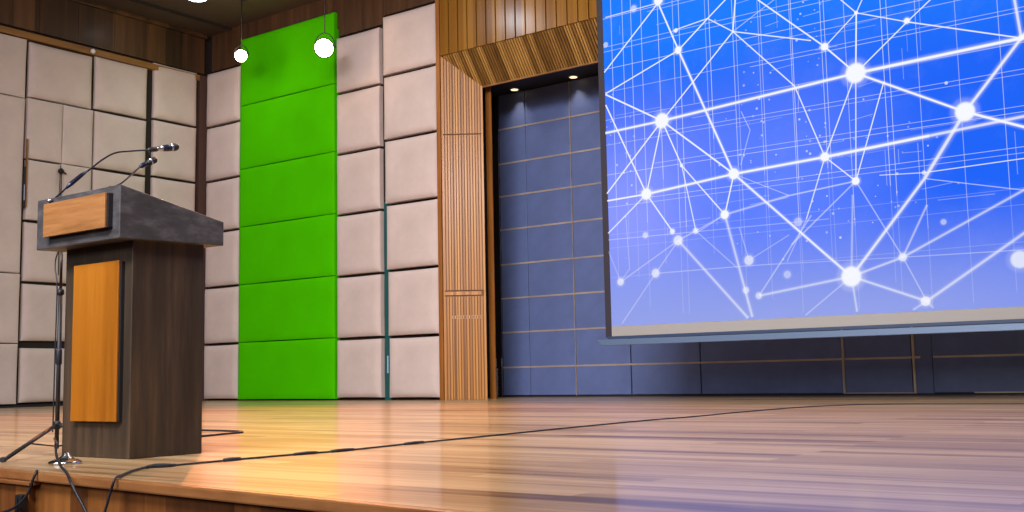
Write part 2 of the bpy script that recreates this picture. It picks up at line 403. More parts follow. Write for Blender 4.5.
# flat strip at the outer edge of the portal, boards above it
s = MB(); s.box(-10.275, -10.205, 12.02, YG, 0, CEIL, bev=.004); struct('trim_14', s, M['plain_wood'])
s = MB(); s.box(4.405, 4.475, 12.02, YG, 0, CEIL, bev=.004); struct('trim_15', s, M['plain_wood'])
s = MB(); x = -10.195
while x < 4.38:
    s.box(x, min(x + .153, 4.4), 12.03, 12.08, AZ + .004, CEIL, bev=.004); x += .174
struct('trim_16', s, M['clad'])
s = MB(); s.box(-10.2, 4.4, 12.085, YG, AZ + .05, CEIL); struct('wall_above_portal', s, M['dark_back'])
# inner jamb strips, bright metal edge of the alcove
s = MB(); s.box(-9.825, -9.72, 12.62, 12.632, 0, 4.76); struct('trim_17', s, M['plain_wood'])
s = MB(); s.box(3.89, 3.985, 12.62, 12.632, 0, 4.76); struct('trim_18', s, M['plain_wood'])
s = MB(); s.box(-10.345, -10.325, YB - .06, YB, 0, 4.76); struct('trim_19', s, M['chrome'])

# ------------------------------------------------------------------ padded acoustic panels
ORD = ['lowest', 'second from the floor', 'third from the floor', 'fourth from the floor', 'fifth from the floor', 'sixth from the floor', 'seventh from the floor']
rnd = random.Random(3)
def padded(a0, a1, z0, z1, wall, mat, label, group, front=0., depth=.13, gap=.021, puff=.05, tilt=.006, top=False):
    """a pillow-edged panel; wall 'B': spans X, faces -Y; wall 'L': spans Y, faces +X"""
    if wall == 'L': depth -= .03
    a0 += gap; a1 -= gap; z0 += gap; z1 -= gap
    W_, H_ = a1 - a0, z1 - z0; nx, nz = 16, 16
    tx, tz = rnd.uniform(-tilt, tilt), rnd.uniform(-tilt, tilt)
    sd = rnd.uniform(0, 50)
    def spread(n):
        o = []
        for i in range(n + 1):
            t = i / n; o.append(.5 - .5 * math.cos(math.pi * t))
        return o
    def place(a, z, d): return (a, -d, z) if wall == 'B' else (d, a, z)
    bm = bmesh.new(); grid = []
    for j, tj in enumerate(spread(nz)):
        row = []
        for i, ti in enumerate(spread(nx)):
            ex = min(ti, 1 - ti) * W_; ez = min(tj, 1 - tj) * H_
            fx_ = 1 - (1 - min(1, ex / .10)) ** 2.4; fz_ = 1 - (1 - min(1, ez / .10)) ** 2.4
            d = depth - puff * (1 - fx_ * fz_) + tx * (ti - .5) * 2 + tz * (tj - .5) * 2
            d += .003 * noise.noise((ti * 3 + sd, tj * 3, 0)) * fx_ * fz_
            # slightly drawn-in sides
            a = -W_ / 2 + W_ * ti + .004 * math.sin(math.pi * tj) * (1 if ti > .5 else -1) * abs(2 * ti - 1) ** 6 * -1
            z = H_ * tj + .004 * math.sin(math.pi * ti) * (-1 if tj > .5 else 1) * abs(2 * tj - 1) ** 6
            row.append(bm.verts.new(place(a, z, d)))
        grid.append(row)
    for j in range(nz):
        for i in range(nx):
            f = bm.faces.new((grid[j][i], grid[j][i + 1], grid[j + 1][i + 1], grid[j + 1][i])); f.smooth = True
    rim = [grid[0][i] for i in range(nx)] + [grid[j][nx] for j in range(nz)] + [grid[nz][i] for i in range(nx, 0, -1)] + [grid[j][0] for j in range(nz, 0, -1)]
    back = [bm.verts.new((v.co.x, 0, v.co.z) if wall == 'B' else (0, v.co.y, v.co.z)) for v in rim]
    for k in range(len(rim)):
        q = (k + 1) % len(rim); bm.faces.new((rim[k], back[k], back[q], rim[q]))
    bm.faces.new(back)
    bmesh.ops.recalc_face_normals(bm, faces=bm.faces)
    me = bpy.data.meshes.new('padded_wall_panel'); bm.to_mesh(me); bm.free(); me.materials.append(mat)
    o = bpy.data.objects.new('padded_wall_panel', me); scene.collection.objects.link(o)
    c = (a0 + a1) / 2
    o.location = (c, YG - .003 - front, z0) if wall == 'B' else (XL + .003 + front, c, z0)
    return tag(o, label, 'wall panel', group)
def column(a0, a1, zs, wall, mat, text, group, **kw):
    n = len(zs) - 1
    for k in range(n):
        rank = 'topmost' if k == n - 1 else ORD[k]
        padded(a0, a1, zs[k], zs[k + 1], wall, mat, text % rank, group, **kw)
LG = 'padded beige panels of the left wall'; BG = 'padded beige panels of the back wall'
# left wall
column(7.5, 8.715, [.045, .945, 1.99, 4.675, 5.60], 'L', M['beige'], 'beige padded panel, %s in the wall column farthest left', LG, gap=.006, puff=.015)
column(8.75, 9.86, [.045, .90], 'L', M['beige'], 'beige padded panel, %s, between black stand pole and leftmost column', LG)
zb = [.965, 1.865, 2.80, 3.757]
for k in range(3):
    if k < 2 or True:
        if k == 2: continue
        padded(8.75, 9.86, zb[k], zb[k + 1], 'L', M['beige'], 'beige padded panel, %s, left of the stand pole in second column' % ORD[k + 1], LG)
padded(8.75, 9.335, 2.80, 3.757, 'L', M['beige'], 'beige half-width padded panel behind the gooseneck, below the seam knob, left half', LG, puff=.02)
padded(9.335, 9.86, 2.80, 3.757, 'L', M['beige'], 'beige half-width padded panel behind the gooseneck bend, right half beside the knob', LG, puff=.02, gap=.004)
padded(8.75, 9.337, 3.757, 4.70, 'L', M['beige'], 'beige half-width padded panel second from top in second column, left half', LG, puff=.02, gap=.004)
padded(9.337, 9.86, 3.757, 4.70, 'L', M['beige'], 'beige half-width padded panel second from top in second column, right half', LG, puff=.02, gap=.004)
padded(8.75, 9.86, 4.70, 5.605, 'L', M['beige'], 'wide beige padded panel topmost in second column, under the wooden rail', LG)
column(9.88, 10.885, [.045, .94, 1.865, 2.80, 3.765, 4.725, 5.63], 'L', M['beige'], 'beige padded panel, %s in third column, left of dark upright gap', LG)
column(10.985, 11.90, [.03, .96, 1.93, 2.858, 3.785, 4.775, 5.77], 'L', M['beige'], 'beige padded panel, %s in the column just left of the corner post', LG)
# back wall
column(-15.69, -14.755, [.01, .96, 1.943, 2.905, 3.817, 4.79, 5.78], 'B', M['beige'], 'narrow beige padded panel, %s between corner post and green panels', BG)
column(-14.74, -12.43, [.016, .967, 1.938, 2.92, 3.916, 5.02, 6.2], 'B', M['green'], 'bright green padded panel, %s in the green column', 'bright green padded panels', gap=.004, puff=.02, tilt=.004)
column(-12.43, -11.455, [.02, .943, 1.916, 2.886, 3.859, 4.845, 5.77], 'B', M['beige'], 'beige padded panel, %s in the column touching the green panels', BG)
zh = [.017, .936, 1.933, 2.94, 3.934, 4.94, 5.90]
for k, xa in enumerate((-11.31, -11.335, -11.355, -11.375, -11.39, -11.40)):
    padded(xa, -10.275, zh[k], zh[k + 1], 'B', M['beige'], 'beige padded panel, %s in the column against the wooden portal' % (ORD[k] if k < 5 else 'topmost'), BG, front=.012)
s = MB(); s.box(-11.45, -11.33, YG - .03, YG, 0, 3.0); struct('trim_20', s, M['teal'])
s = MB(); s.box(-14.75, -14.712, YG - .02, YG, 0, 6.1); s.box(XL, -15.70, 3.4, 11.9, 0.0, .03); struct('trim_21', s, M['black'])

# small fittings on the walls
t = MB(); t.box(-11.395, -11.372, YG - .045, YG - .03, .40, .66, bev=.003)
tag(t.done('sticker_strip', plain('pale_blue', srgb(150, 190, 225), .5)), 'small pale blue strip low on the teal strip between beige columns', 'strip')
th = thing('gap_bar', (XL + .1, 8.735, 3.0), 'narrow metal and brass bar in gap right of the leftmost panel column', 'bar')
t = MB(); t.box(XL + .08, XL + .11, 8.712, 8.736, 2.98, 3.62, bev=.004); t.done('bar_body', M['black'], th)
t = MB(); t.box(XL + .085, XL + .125, 8.745, 8.762, 3.0, 4.05, bev=.004); t.done('brass_edge', M['rail'], th)
t = MB(); t.box(XL + .11, XL + .12, 8.716, 8.73, 3.1, 3.34, bev=.002); t.done('pale_highlight', plain('pale_blue_highlight', srgb(150, 176, 210), .15), th)  # pale highlight on the dark bar, put in as a pale blue piece
th = thing('stand_knob', (-15.62, 9.30, 3.62), 'small dark stand knob with thin rod on panel seam above the gooseneck', 'knob')  # top knob and rod of the microphone stand, made up as a wall fitting
t = MB(); t.tube([(-15.65, 9.30, 3.62), (-15.60, 9.30, 3.62), (-15.60, 9.34, 3.60), (-15.60, 9.37, 3.585)], .012); t.lathe((-15.645, 9.30, 3.625), (1, 0, 0), [(0, .04), (.03, .045), (.04, .02)]); t.done('knob_body', M['dark_back'], th)
t = MB(); t.tube([(-15.61, 9.30, 3.60), (-15.60, 9.295, 3.2), (-15.61, 9.29, 2.6), (-15.61, 9.29, 2.0)], .008, 6); t.done('knob_rod', M['dark_back'], th)
t = MB(); t.lathe((-15.67, 9.81, 5.66), (1, 0, 0), [(0, .03), (.03, .04), (.05, .035), (.06, .015)])
tag(t.done('wall_lamp', M['white'], loc=(-15.67, 9.81, 5.66)), 'tiny white round lamp knob on the wooden rail above beige panels', 'lamp')  # small white lamp, built as an unlit plastic knob
# perforated strip and rail in the lower portal panel
def on_splay(t, d, z): 
    L = Vector((BX - AX, BY - AY, 0)); nm = Vector((L.y, -L.x, 0)).normalized(); P = Vector((AX, AY, z)) + L * t + nm * d; return tuple(P)
th = thing('vent_strip', on_splay(.5, .02, 1.16), 'narrow pale perforated strip across the lower ribbed oak panel', 'vent')
t = MB(); t.hexa([on_splay(.2, .010, 1.155), on_splay(.92, .010, 1.155), on_splay(.92, .002, 1.155), on_splay(.2, .002, 1.155), on_splay(.2, .010, 1.20), on_splay(.92, .010, 1.20), on_splay(.92, .002, 1.20), on_splay(.2, .002, 1.20)])
t.done('strip_plate', plain('pale_wood_strip', srgb(196, 158, 118), .5), th)
t = MB()
for k in range(14):
    a = .23 + k * .048
    t.hexa([on_splay(a, .0125, 1.164), on_splay(a + .024, .0125, 1.164), on_splay(a + .024, .010, 1.164), on_splay(a, .010, 1.164), on_splay(a, .0125, 1.19), on_splay(a + .024, .0125, 1.19), on_splay(a + .024, .010, 1.19), on_splay(a, .010, 1.19)])
t.done('slots', plain('brown_slot', srgb(140, 96, 56), .6), th)
th = thing('hanging_cable', (-10.37, 13.35, 0), 'pale grey frayed cable under white catch at the left edge of blue wall', 'cable')
t = MB(); pts = [(-10.39 + .012 * math.sin(i * 1.7), 13.52, .44 - i * .0143) for i in range(31)]; t.tube(pts, [.013 + .005 * math.sin(i * 2.3) for i in range(31)], 8); t.done('frayed_cable', plain('grey_cable', srgb(150, 150, 160), .6), th)
t = MB(); t.box(-10.46, -10.40, 13.48, 13.53, .46, .60, bev=.008); t.box(-10.50, -10.46, 13.49, 13.52, .48, .51); t.done('white_catch', M['white'], th)

# ------------------------------------------------------------------ blue wall panels in the alcove
ZR = [.022, .455, .993, 1.522, 2.052, 2.60, 3.13, 3.65, 4.205, 4.765]
COLS = [(-10.322, -9.812, 'the narrow leftmost column'), (-9.808, -8.982, 'second column under the downlights'), (-8.965, -8.045, 'the column along the screen edge')]
LOWC = [(-8.03, -6.945, 'left of the dark seam under the screen'), (-6.935, -4.965, 'widest one under the middle of screen'), (-4.935, -4.105, 'framed between the two pale uprights'), (-3.86, -1.9, 'right of the pale uprights')]
def blue_panel(x0, x1, z0, z1, label, dy=0):
    t = MB(); t.box(x0 + .003, x1 - .003, YB - .04 + dy, YB - .001, z0 + .008, z1 - .008, bev=.004)
    return tag(t.done('blue_wall_panel', M['blue'], loc=((x0 + x1) / 2, YB, z0)), label, 'wall panel', 'blue wall panels')
R9 = ['lowest', 'second from floor', 'third from floor', 'fourth from floor', 'fifth from floor', 'sixth from floor', 'seventh from floor', 'eighth from floor', 'topmost']
for (x0, x1, tx_) in COLS:
    for k in range(9): blue_panel(x0, x1, ZR[k], ZR[k + 1], 'slate blue wall panel, %s in %s' % (R9[k], tx_))
for (x0, x1, tx_) in LOWC:
    blue_panel(x0, x1, ZR[0], ZR[1], 'slate blue bottom-row wall panel, %s' % tx_)
    blue_panel(x0, x1, ZR[1], ZR[2], 'slate blue second-row wall panel, %s' % tx_)
s = MB(); s.box(-8.03, 4.7, YB - .038, YB, ZR[2] + .008, 4.765); s.box(-1.9, 4.7, YB - .038, YB, .022, ZR[2] - .006); s.box(-4.10, -3.865, YB - .03, YB, .022, ZR[2])
struct('wall_alcove_panel', s, M['blue'])
n_ = 22
for k in range(1, 9):
    s = MB(); xr_ = -8.045 if k > 2 else 1.5
    if k <= 2: s.box(-10.32, -4.0, YB - .044, YB - .02, ZR[k] - .012, ZR[k] + .012); s.box(-3.85, xr_, YB - .044, YB - .02, ZR[k] - .012, ZR[k] + .012)
    else: s.box(-10.32, xr_, YB - .044, YB - .02, ZR[k] - .012, ZR[k] + .012)
    struct('trim_%d' % n_, s, M['inlay']); n_ += 1
for (x, z1) in ((-8.973, 4.76), (-4.95, .99), (-4.08, .99)):
    s = MB(); s.box(x - (.004 if z1 > 2 else .015), x + (.004 if z1 > 2 else .015), YB - .046, YB - .02, .022, z1); struct('trim_%d' % n_, s, M['inlay']); n_ += 1
s = MB(); s.box(-10.32, 4.7, YB - .05, YB, 0, .02); struct('baseboard_alcove', s, M['soffit'])
s = MB(); s.box(-4.93, -4.1, YB - .052, YB - .02, .022, .036); s.box(-3.4, 0, YB - .052, YB - .02, .022, .036); struct('trim_%d' % n_, s, M['inlay']); n_ += 1

# downlights in the alcove ceiling
def downlight(p, r, label, lens, power, col, cone, tgt):
    th = thing('downlight', p, label, 'ceiling light')
    t = MB(); t.tube([(p[0], p[1], p[2] + .004), (p[0], p[1], p[2] - .012)], [r * 1.35, r * 1.2], 24); t.done('trim_ring', M['silver'], th)
    t = MB(); t.tube([(p[0], p[1], p[2] - .012), (p[0], p[1], p[2] - .016)], [r, r * .9], 24); t.done('lens', lens, th)
    light('downlight_beam', 'SPOT', (p[0], p[1], p[2] - .03), power, col, tgt, spot_size=cone, spot_blend=.9, shadow_soft_size=.03)
downlight((-9.90, 13.46, 4.77), .06, 'round warm downlight left in the black alcove ceiling', M['down'], 12, (1, .84, .62), math.radians(80), (-9.90, 13.56, 3.6))
downlight((-8.80, 13.46, 4.77), .06, 'round warm downlight beside the screen edge, in black alcove ceiling', M['down'], 12, (1, .84, .62), math.radians(80), (-8.80, 13.56, 3.6))
downlight((-14.27, 10.78, 6.5), .15, 'bluish white round downlight in the dark ceiling at photo top', M['cool'], 60, (.8, .9, 1), math.radians(120), (-14.27, 10.78, 0))

# ------------------------------------------------------------------ warm stage spotlights
def stage_spot(p, r, label):
    th = thing('stage_spotlight', (p[0], p[1], CEIL), label, 'spotlight', 'warm stage spotlights')
    d = (Vector((-.2, 0, .9)) * 0 + Vector((-4.5, 2.5, 1.0)) - Vector(p)).normalized(); P = Vector(p)
    t = MB(); t.lathe(P - d * .24, d, [(0, r * .55), (.03, r * .8), (.08, r * .92), (.225, r * 1.05), (.228, r * 1.12), (.245, r * 1.12), (.246, r)]); t.done('lamp_housing', M['black'], th)
    t = MB(); t.lathe(P + d * .006, d, [(0, r * .99), (.008, r * .9), (.016, r * .5), (.018, .001)]); t.done('lens', M['lens'], th)
    side = d.cross(Vector((0, 0, 1))).normalized(); c = P - d * .1
    arc = [c + side * (r * 1.15) * math.cos(a) + Vector((0, 0, 1)) * (r * 1.7) * math.sin(a) for a in [math.pi * k / 12 for k in range(13)]]
    t = MB(); t.tube(arc, .008, 8); t.done('yoke', M['black'], th)
    top_ = c + Vector((0, 0, r * 1.7))
    t = MB(); t.tube([top_, (top_.x, top_.y, CEIL - .02)], .008, 10); t.lathe((top_.x, top_.y, CEIL), (0, 0, -1), [(0, .06), (.02, .06), (.03, .03)]); t.done('hanging_rod', M['black'], th)
stage_spot(LAMPS[0], .095, 'left glowing warm spotlight above the corner column beside the green')
stage_spot(LAMPS[1], .135, 'right glowing warm spotlight above the green column')

# ------------------------------------------------------------------ projection screen
SX0, SX1, SY, SZ0, SZ1 = -6.93, 1.13, 11.30, .893, 5.42
th = thing('projection_screen', (-2.9, SY, .66), 'large pull-down screen showing a glowing white network on blue', 'projection screen')
NET_LINES = [(-6.14,4.73,-6.92,4.02,1.2,1.0), (-6.14,4.73,-5.89,4.1,1.6,1.0), (-6.14,4.73,-6.88,4.71,0.8,0.8), (-5.89,4.1,-6.91,3.75,1.1,1.0), (-5.89,4.1,-5.5,4.4,1.3,1.0), (-5.5,4.4,-5.23,4.6,1.2,1.0), (-5.89,4.1,-5.25,2.54,1.8,1.0), (-5.95,4.35,-5.5,4.4,0.9,0.9), (-5.5,4.4,-5.19,4.18,1.0,0.9), (-5.19,4.18,-5.14,4.58,1.4,1.0), (-5.19,4.18,-6.14,3.29,1.2,1.0), (-5.19,4.18,-4.68,4.44,0.8,0.6), (-5.19,4.18,-4.28,3.89,1.1,0.9), (-5.19,4.18,-4.49,3.42,1.1,0.9), (-4.49,3.42,-4.19,2.59,1.1,0.9), (-6.91,3.74,-6.14,3.29,1.5,1.0), (-6.93,3.26,-6.14,3.29,1.9,1.0), (-6.14,3.29,-3.81,3.44,2.6,1.0), (-3.81,3.44,-2.18,3.49,3.6,1.0), (-4.87,4.48,-4.13,3.79,1.4,1.0), (-4.13,3.79,-3.81,3.44,1.6,1.0), (-3.93,4.27,-3.77,4.09,1.0,0.9), (-3.69,4.24,-3.77,4.09,1.0,0.9), (-3.77,4.09,-4.13,3.79,1.0,0.9), (-3.77,4.09,-3.81,3.44,1.5,1.0), (-3.77,4.09,-3.25,3.88,1.0,0.9), (-3.25,3.88,-2.18,3.49,1.4,0.9), (-3.81,3.44,-3.25,3.88,1.3,0.9), (-3.25,3.88,-2.98,4.08,1.2,0.9), (-3.81,3.44,-2.74,2.85,2.2,1.0), (-2.74,2.85,-2.2,2.61,2.8,1.0), (-2.74,2.85,-2.18,3.49,3.4,0.8), (-2.18,3.49,-2.22,3.92,3.0,0.7), (-2.74,2.85,-3.17,2.23,4.0,0.75), (-3.17,2.23,-3.97,1.29,3.0,0.75), (-3.81,3.44,-4.19,2.59,1.2,0.9), (-3.81,3.44,-3.87,2.29,1.1,0.8), (-3.52,3.3,-3.87,2.29,1.1,0.9), (-6.93,2.42,-6.38,2.44,1.6,1.0), (-6.38,2.44,-5.25,2.54,2.1,1.0), (-5.25,2.54,-4.19,2.59,2.5,1.0), (-4.19,2.59,-3.1,2.66,3.2,1.0), (-3.1,2.66,-2.19,2.72,3.2,0.7), (-4.19,2.59,-3.87,2.29,1.1,0.9), (-4.19,2.59,-4.43,1.94,1.1,0.8), (-4.43,1.94,-4.67,1.5,1.1,0.4), (-6.14,3.29,-6.93,2.51,1.3,1.0), (-6.14,3.29,-6.38,2.44,1.2,1.0), (-6.14,3.29,-5.9,2.72,1.2,1.0), (-5.9,2.72,-5.75,1.94,1.0,0.8), (-6.14,3.29,-5.25,2.54,1.6,1.0), (-6.91,3.61,-6.38,2.44,1.3,1.0), (-5.9,2.72,-5.38,2.09,1.2,0.9), (-5.25,2.54,-5.38,2.09,1.3,1.0), (-5.25,2.54,-4.25,1.56,2.0,0.9), (-4.25,1.56,-3.97,1.29,2.4,0.8), (-6.38,2.44,-6.93,2.02,1.2,0.8), (-6.38,2.44,-6.05,1.96,1.3,0.9), (-5.38,2.09,-5.1,0.92,2.6,0.6), (-5.98,1.85,-5.15,0.91,2.4,0.6), (-5.38,2.09,-4.61,2.22,1.8,0.5), (-4.61,2.22,-3.87,2.29,1.6,0.6), (-5.98,1.85,-5.75,1.94,1.4,0.5), (-5.75,1.94,-5.38,2.09,1.4,0.4), (-5.98,1.85,-6.77,1.42,1.2,0.4), (-5.98,1.85,-6.29,1.49,1.2,0.4), (-6.29,1.49,-6.77,0.92,1.2,0.35), (-6.77,1.42,-6.95,1.8,1.0,0.3), (-5.75,1.94,-5.26,1.48,1.2,0.35), (-5.01,1.15,-3.97,1.29,2.4,0.55), (-5.01,1.15,-4.37,1.98,1.6,0.45), (-3.87,2.29,-4.61,1.68,1.6,0.5), (-3.97,1.29,-4.49,0.91,1.4,0.4), (-3.97,1.29,-3.93,0.92,2.0,0.5), (-3.97,1.29,-3.43,1.45,2.2,0.6), (-3.43,1.45,-2.24,2.01,2.4,0.6), (-3.97,1.29,-3.22,0.99,2.4,0.65), (-3.22,0.99,-2.26,1.6,3.0,0.65), (-3.87,2.29,-3.43,1.45,1.3,0.5), (-3.43,1.45,-3.22,0.99,1.3,0.45), (-3.43,1.45,-3.16,1.96,1.8,0.5), (-3.97,1.29,-3.91,2.15,1.8,0.4), (-3.22,0.99,-3.36,0.91,2.0,0.4), (-3.22,0.99,-3.16,0.92,2.0,0.4), (-3.17,2.23,-2.24,2.0,0.9,0.6), (-3.62,2.32,-3.17,2.29,0.8,0.7), (-3.17,2.29,-2.22,2.31,0.9,0.8), (-6.95,1.94,-5.71,1.93,0.8,0.4), (-5.71,1.93,-4.18,1.92,0.8,0.35), (-6.29,1.49,-5.11,1.49,0.8,0.3), (-5.11,1.49,-3.43,1.45,0.8,0.3), (-3.43,1.45,-2.28,1.43,1.0,0.4), (-6.67,2.17,-6.64,1.55,0.8,0.35), (-5.13,3.24,-5.03,3.01,0.9,0.5), (-5.03,3.01,-5.16,2.63,0.9,0.5), (-4.46,3.13,-4.44,3.43,0.7,0.4), (-5.11,1.55,-5.21,1.93,1.0,0.4), (-5.11,1.55,-4.63,1.79,1.0,0.35), (-5.25,2.54,-4.61,2.22,0.7,0.5), (-5.71,1.93,-5.38,2.09,1.2,0.4), (-6.77,1.42,-6.65,1.56,1.0,0.3)]
NET_DOTS = [(-6.13,4.76,4.5,1.0), (-5.89,4.1,3.4,1.0), (-6.14,3.29,6.8,1.0), (-5.25,2.54,5.0,1.0), (-4.13,3.79,3.6,1.0), (-3.81,3.44,9.5,1.0), (-3.77,4.09,1.8,1.0), (-3.25,3.89,2.8,1.0), (-2.74,2.85,9.0,1.0), (-2.18,3.49,2.5,1.0), (-4.19,2.59,4.2,1.0), (-3.87,2.29,3.6,1.0), (-6.38,2.44,5.0,1.0), (-5.38,2.09,4.0,1.0), (-5.98,1.85,4.4,0.7), (-5.75,1.94,2.6,0.7), (-6.05,1.96,2.4,0.8), (-5.11,1.55,4.4,0.6), (-6.29,1.49,3.8,0.6), (-6.77,1.42,3.2,0.6), (-6.41,1.95,2.6,0.5), (-3.97,1.29,9.2,0.95), (-3.43,1.45,3.8,0.65), (-3.23,0.99,4.4,0.75), (-3.01,1.77,2.6,0.4), (-2.33,1.34,8.0,0.7), (-5.16,1.22,3.0,0.5), (-5.01,1.15,3.0,0.5), (-4.67,1.36,3.4,0.35), (-5.91,4.34,2.0,0.9), (-5.9,2.72,1.6,0.9), (-2.9,3.17,1.6,0.6), (-6.91,3.74,1.3,0.8), (-4.45,3.04,1.0,0.6), (-6.47,4.73,3.0,0.5), (-6.88,4.36,2.4,0.5), (-3.17,2.29,2.0,0.6), (-4.52,1.92,4.0,0.35)]
t = MB(); bm = t.bm; t.box(SX0, SX1, SY + .0005, SY + .006, SZ0, SZ1, mi=3); f = bm.faces.new([bm.verts.new(p) for p in ((SX0, SY, SZ0), (SX1, SY, SZ0), (SX1, SY, SZ1), (SX0, SY, SZ1))])
uvl = bm.loops.layers.uv.new('UVMap')
ci = [0]
def clip(x, z): return max(SX0 + .002, min(SX1, x)), max(SZ0 + .002, min(SZ1, z))
def stroke(x0, z0, x1, z1, hw, st, mi=1):
    x0, z0 = clip(x0, z0); x1, z1 = clip(x1, z1)
    ci[0] += 1; y = SY - .0006 - ci[0] * .00006
    d = Vector((x1 - x0, 0, z1 - z0)); 
    if d.length < 1e-4: return
    n = Vector((-d.z, 0, d.x)).normalized() * hw
    a, c = Vector((x0, y, z0)), Vector((x1, y, z1))
    rows = [[bm.verts.new(p + n * k) for k in (-1, 0, 1)] for p in (a, c)]
    for k in (0, 1):
        f = bm.faces.new((rows[0][k], rows[1][k], rows[1][k + 1], rows[0][k + 1])); f.material_index = mi
        for l in f.loops: l[uvl].uv = (0 if l.vert in (rows[0][1], rows[1][1]) else 1, st)
def dot(x, z, r, st, mi=2):
    if x < SX0 + r or x > SX1 - r or z < SZ0 + r or z > SZ1 - r: return
    ci[0] += 1; y = SY - .0006 - ci[0] * .00006; n = 28
    c = bm.verts.new((x, y, z)); ring = [bm.verts.new((x + r * math.cos(k * 2 * math.pi / n), y, z + r * math.sin(k * 2 * math.pi / n))) for k in range(n)]
    for k in range(n):
        f = bm.faces.new((c, ring[k], ring[(k + 1) % n])); f.material_index = mi
        for l in f.loops: l[uvl].uv = (0 if l.vert is c else 1, st)
pxm = lambda x: 1 / (80 + (x + 6.5) * 6)
rg = random.Random(11)
# fine measuring grid of the picture
for x in (-6.81, -6.65, -6.53, -6.39, -6.16, -5.96, -5.88, -5.54, -5.49, -5.2, -5.16, -4.89, -4.86, -4.52, -4.5, -4.17, -4.13, -3.91, -3.52, -3.46, -3.17, -2.78, -2.38, -2.0, -1.6, -1.2, -.8, -.4, 0, .4, .8):
    lo = rg.uniform(1.9, 3.0) if x < -4 else rg.uniform(1.5, 2.2)
    stroke(x, lo, x, SZ1, pxm(x) * .55, rg.uniform(.35, .62)); stroke(x, max(.95, lo - 1.0), x, lo, pxm(x) * .6, .16)
for z in (5.3, 5.24, 4.72, 4.68, 4.36, 4.30, 4.08, 4.0, 3.79, 3.755, 3.44, 3.18, 3.13, 2.82, 2.76, 2.42, 2.36, 2.02, 1.86, 1.5):
    a = rg.choice((SX0, SX0, rg.uniform(-6.6, -5))); e = SX1
    stroke(a, z - .02, e, z + .03, .0055, rg.uniform(.35, .62) if z > 2.3 else .16)
for k in range(60):
    x = rg.uniform(SX0 + .1, -1.8); z = rg.uniform(1.9, 5.2); l = rg.uniform(.15, .8)
    if rg.random() < .6: stroke(x, z, min(x + l, SX1), z + rg.uniform(-.01, .04), .006, rg.uniform(.15, .35))
    else: stroke(x, z, x, z - l * .6, .006, rg.uniform(.15, .35))
# speckled coast-like bands
for (bx, bz, w_, h_, n) in ((-6.72, 3.1, .12, .5, 26), (-4.95, 3.0, .14, .5, 26), (-4.2, 4.4, .12, .5, 20), (-4.2, 2.6, .2, .5, 22), (-3.4, 2.3, .3, .4, 18), (-5.1, 4.7, .3, .25, 12), (-4.4, 2.0, .5, .3, 16)):
    for k in range(n): dot(bx + rg.gauss(0, w_), max(1.0, bz + rg.gauss(0, h_)), rg.uniform(.006, .018), rg.uniform(.2, .55))
for (x0, z0, x1, z1, w_, st) in NET_LINES:
    q = pxm((x0 + x1) / 2)
    if st < .7: st *= .75
    if x1 > -2.2 or z1 > 3.84 + (-2.13 - x1) * .224:      # strokes carry on over the rest of the screen
        x1, z1 = x1 + (x1 - x0) * .9, z1 + (z1 - z0) * .9
        for lim, ax_ in ((SX1, 0), (SZ1, 1), (SX0, 2)):
            if ax_ == 0 and x1 > lim: z1 = z0 + (z1 - z0) * (lim - x0) / (x1 - x0); x1 = lim
            if ax_ == 1 and z1 > lim: x1 = x0 + (x1 - x0) * (lim - z0) / (z1 - z0); z1 = lim
            if ax_ == 2 and x1 < lim: z1 = z0 + (z1 - z0) * (lim - x0) / (x1 - x0); x1 = lim
    stroke(x0, z0, x1, z1, (w_ * .62 + .28) * q, st)
    if w_ > 1.7: stroke(x0, z0, x1, z1, w_ * 1.6 * q, st * .22)
for (x, z, r, st) in NET_DOTS:
    q = pxm(x)
    if r > 2.2: dot(x, z, r * 2.0 * q, st * .16, 2)
    dot(x, z, r * 1.35 * q, st)
for k in range(9):      # network runs on past the photo's right edge
    x = -1.7 + k * .33; z = 1.4 + (k * 1.37) % 3.6
    dot(x, z, .06, .9); stroke(x, z, -1.7 + ((k + 2) % 9) * .33, 1.4 + ((k + 2) % 9 * 1.37) % 3.6, .018, .8)
t.done('projected_picture', [M['picture'], M['stroke'], M['dot'], M['screen_edge']], th)
t = MB(); t.box(SX0, SX1, SY - .001, SY + .004, .775, SZ0 - .0005); t.done('lower_border', M['screen_strip'], th)
t = MB(); t.box(SX0 - .085, SX0 - .0005, SY - .002, SY + .006, .76, 5.62); t.done('side_border', M['screen_edge'], th)
t = MB(); t.box(SX1 + .0005, SX1 + .062, SY - .002, SY + .006, .76, 5.62); t.done('side_border', M['screen_edge'], th)
t = MB(); t.box(SX0, SX1, SY - .001, SY + .004, SZ1 + .0005, 5.62); t.done('upper_border', M['screen_edge'], th)
t = MB(); t.box(SX0 - .06, SX1 + .06, SY - .004, SY + .008, .742, .7745); t.done('hem', plain('navy_hem', srgb(40, 60, 92), .5), th)
t = MB(); a, c = SX0 - .21, SX1 + .21
t.hexa([(a + .09, SY - .03, .665), (c - .09, SY - .03, .665), (c - .09, SY + .03, .665), (a + .09, SY + .03, .665), (a, SY - .022, .735), (c, SY - .022, .735), (c, SY + .03, .735), (a, SY + .03, .735)], bev=.006)
t.done('weight_bar', M['bar'], th)
t = MB(); t.box(SX0 - .25, SX1 + .25, SY - .09, SY + .09, 5.60, 5.80, bev=.03); t.done('screen_case', M['white'], th)
for x in (SX0 + .4, -2.9, SX1 - .4):
    t = MB(); t.tube([(x, SY, 5.79), (x, SY, CEIL)], .012, 8); t.done('hanging_rod', M['black'], th)

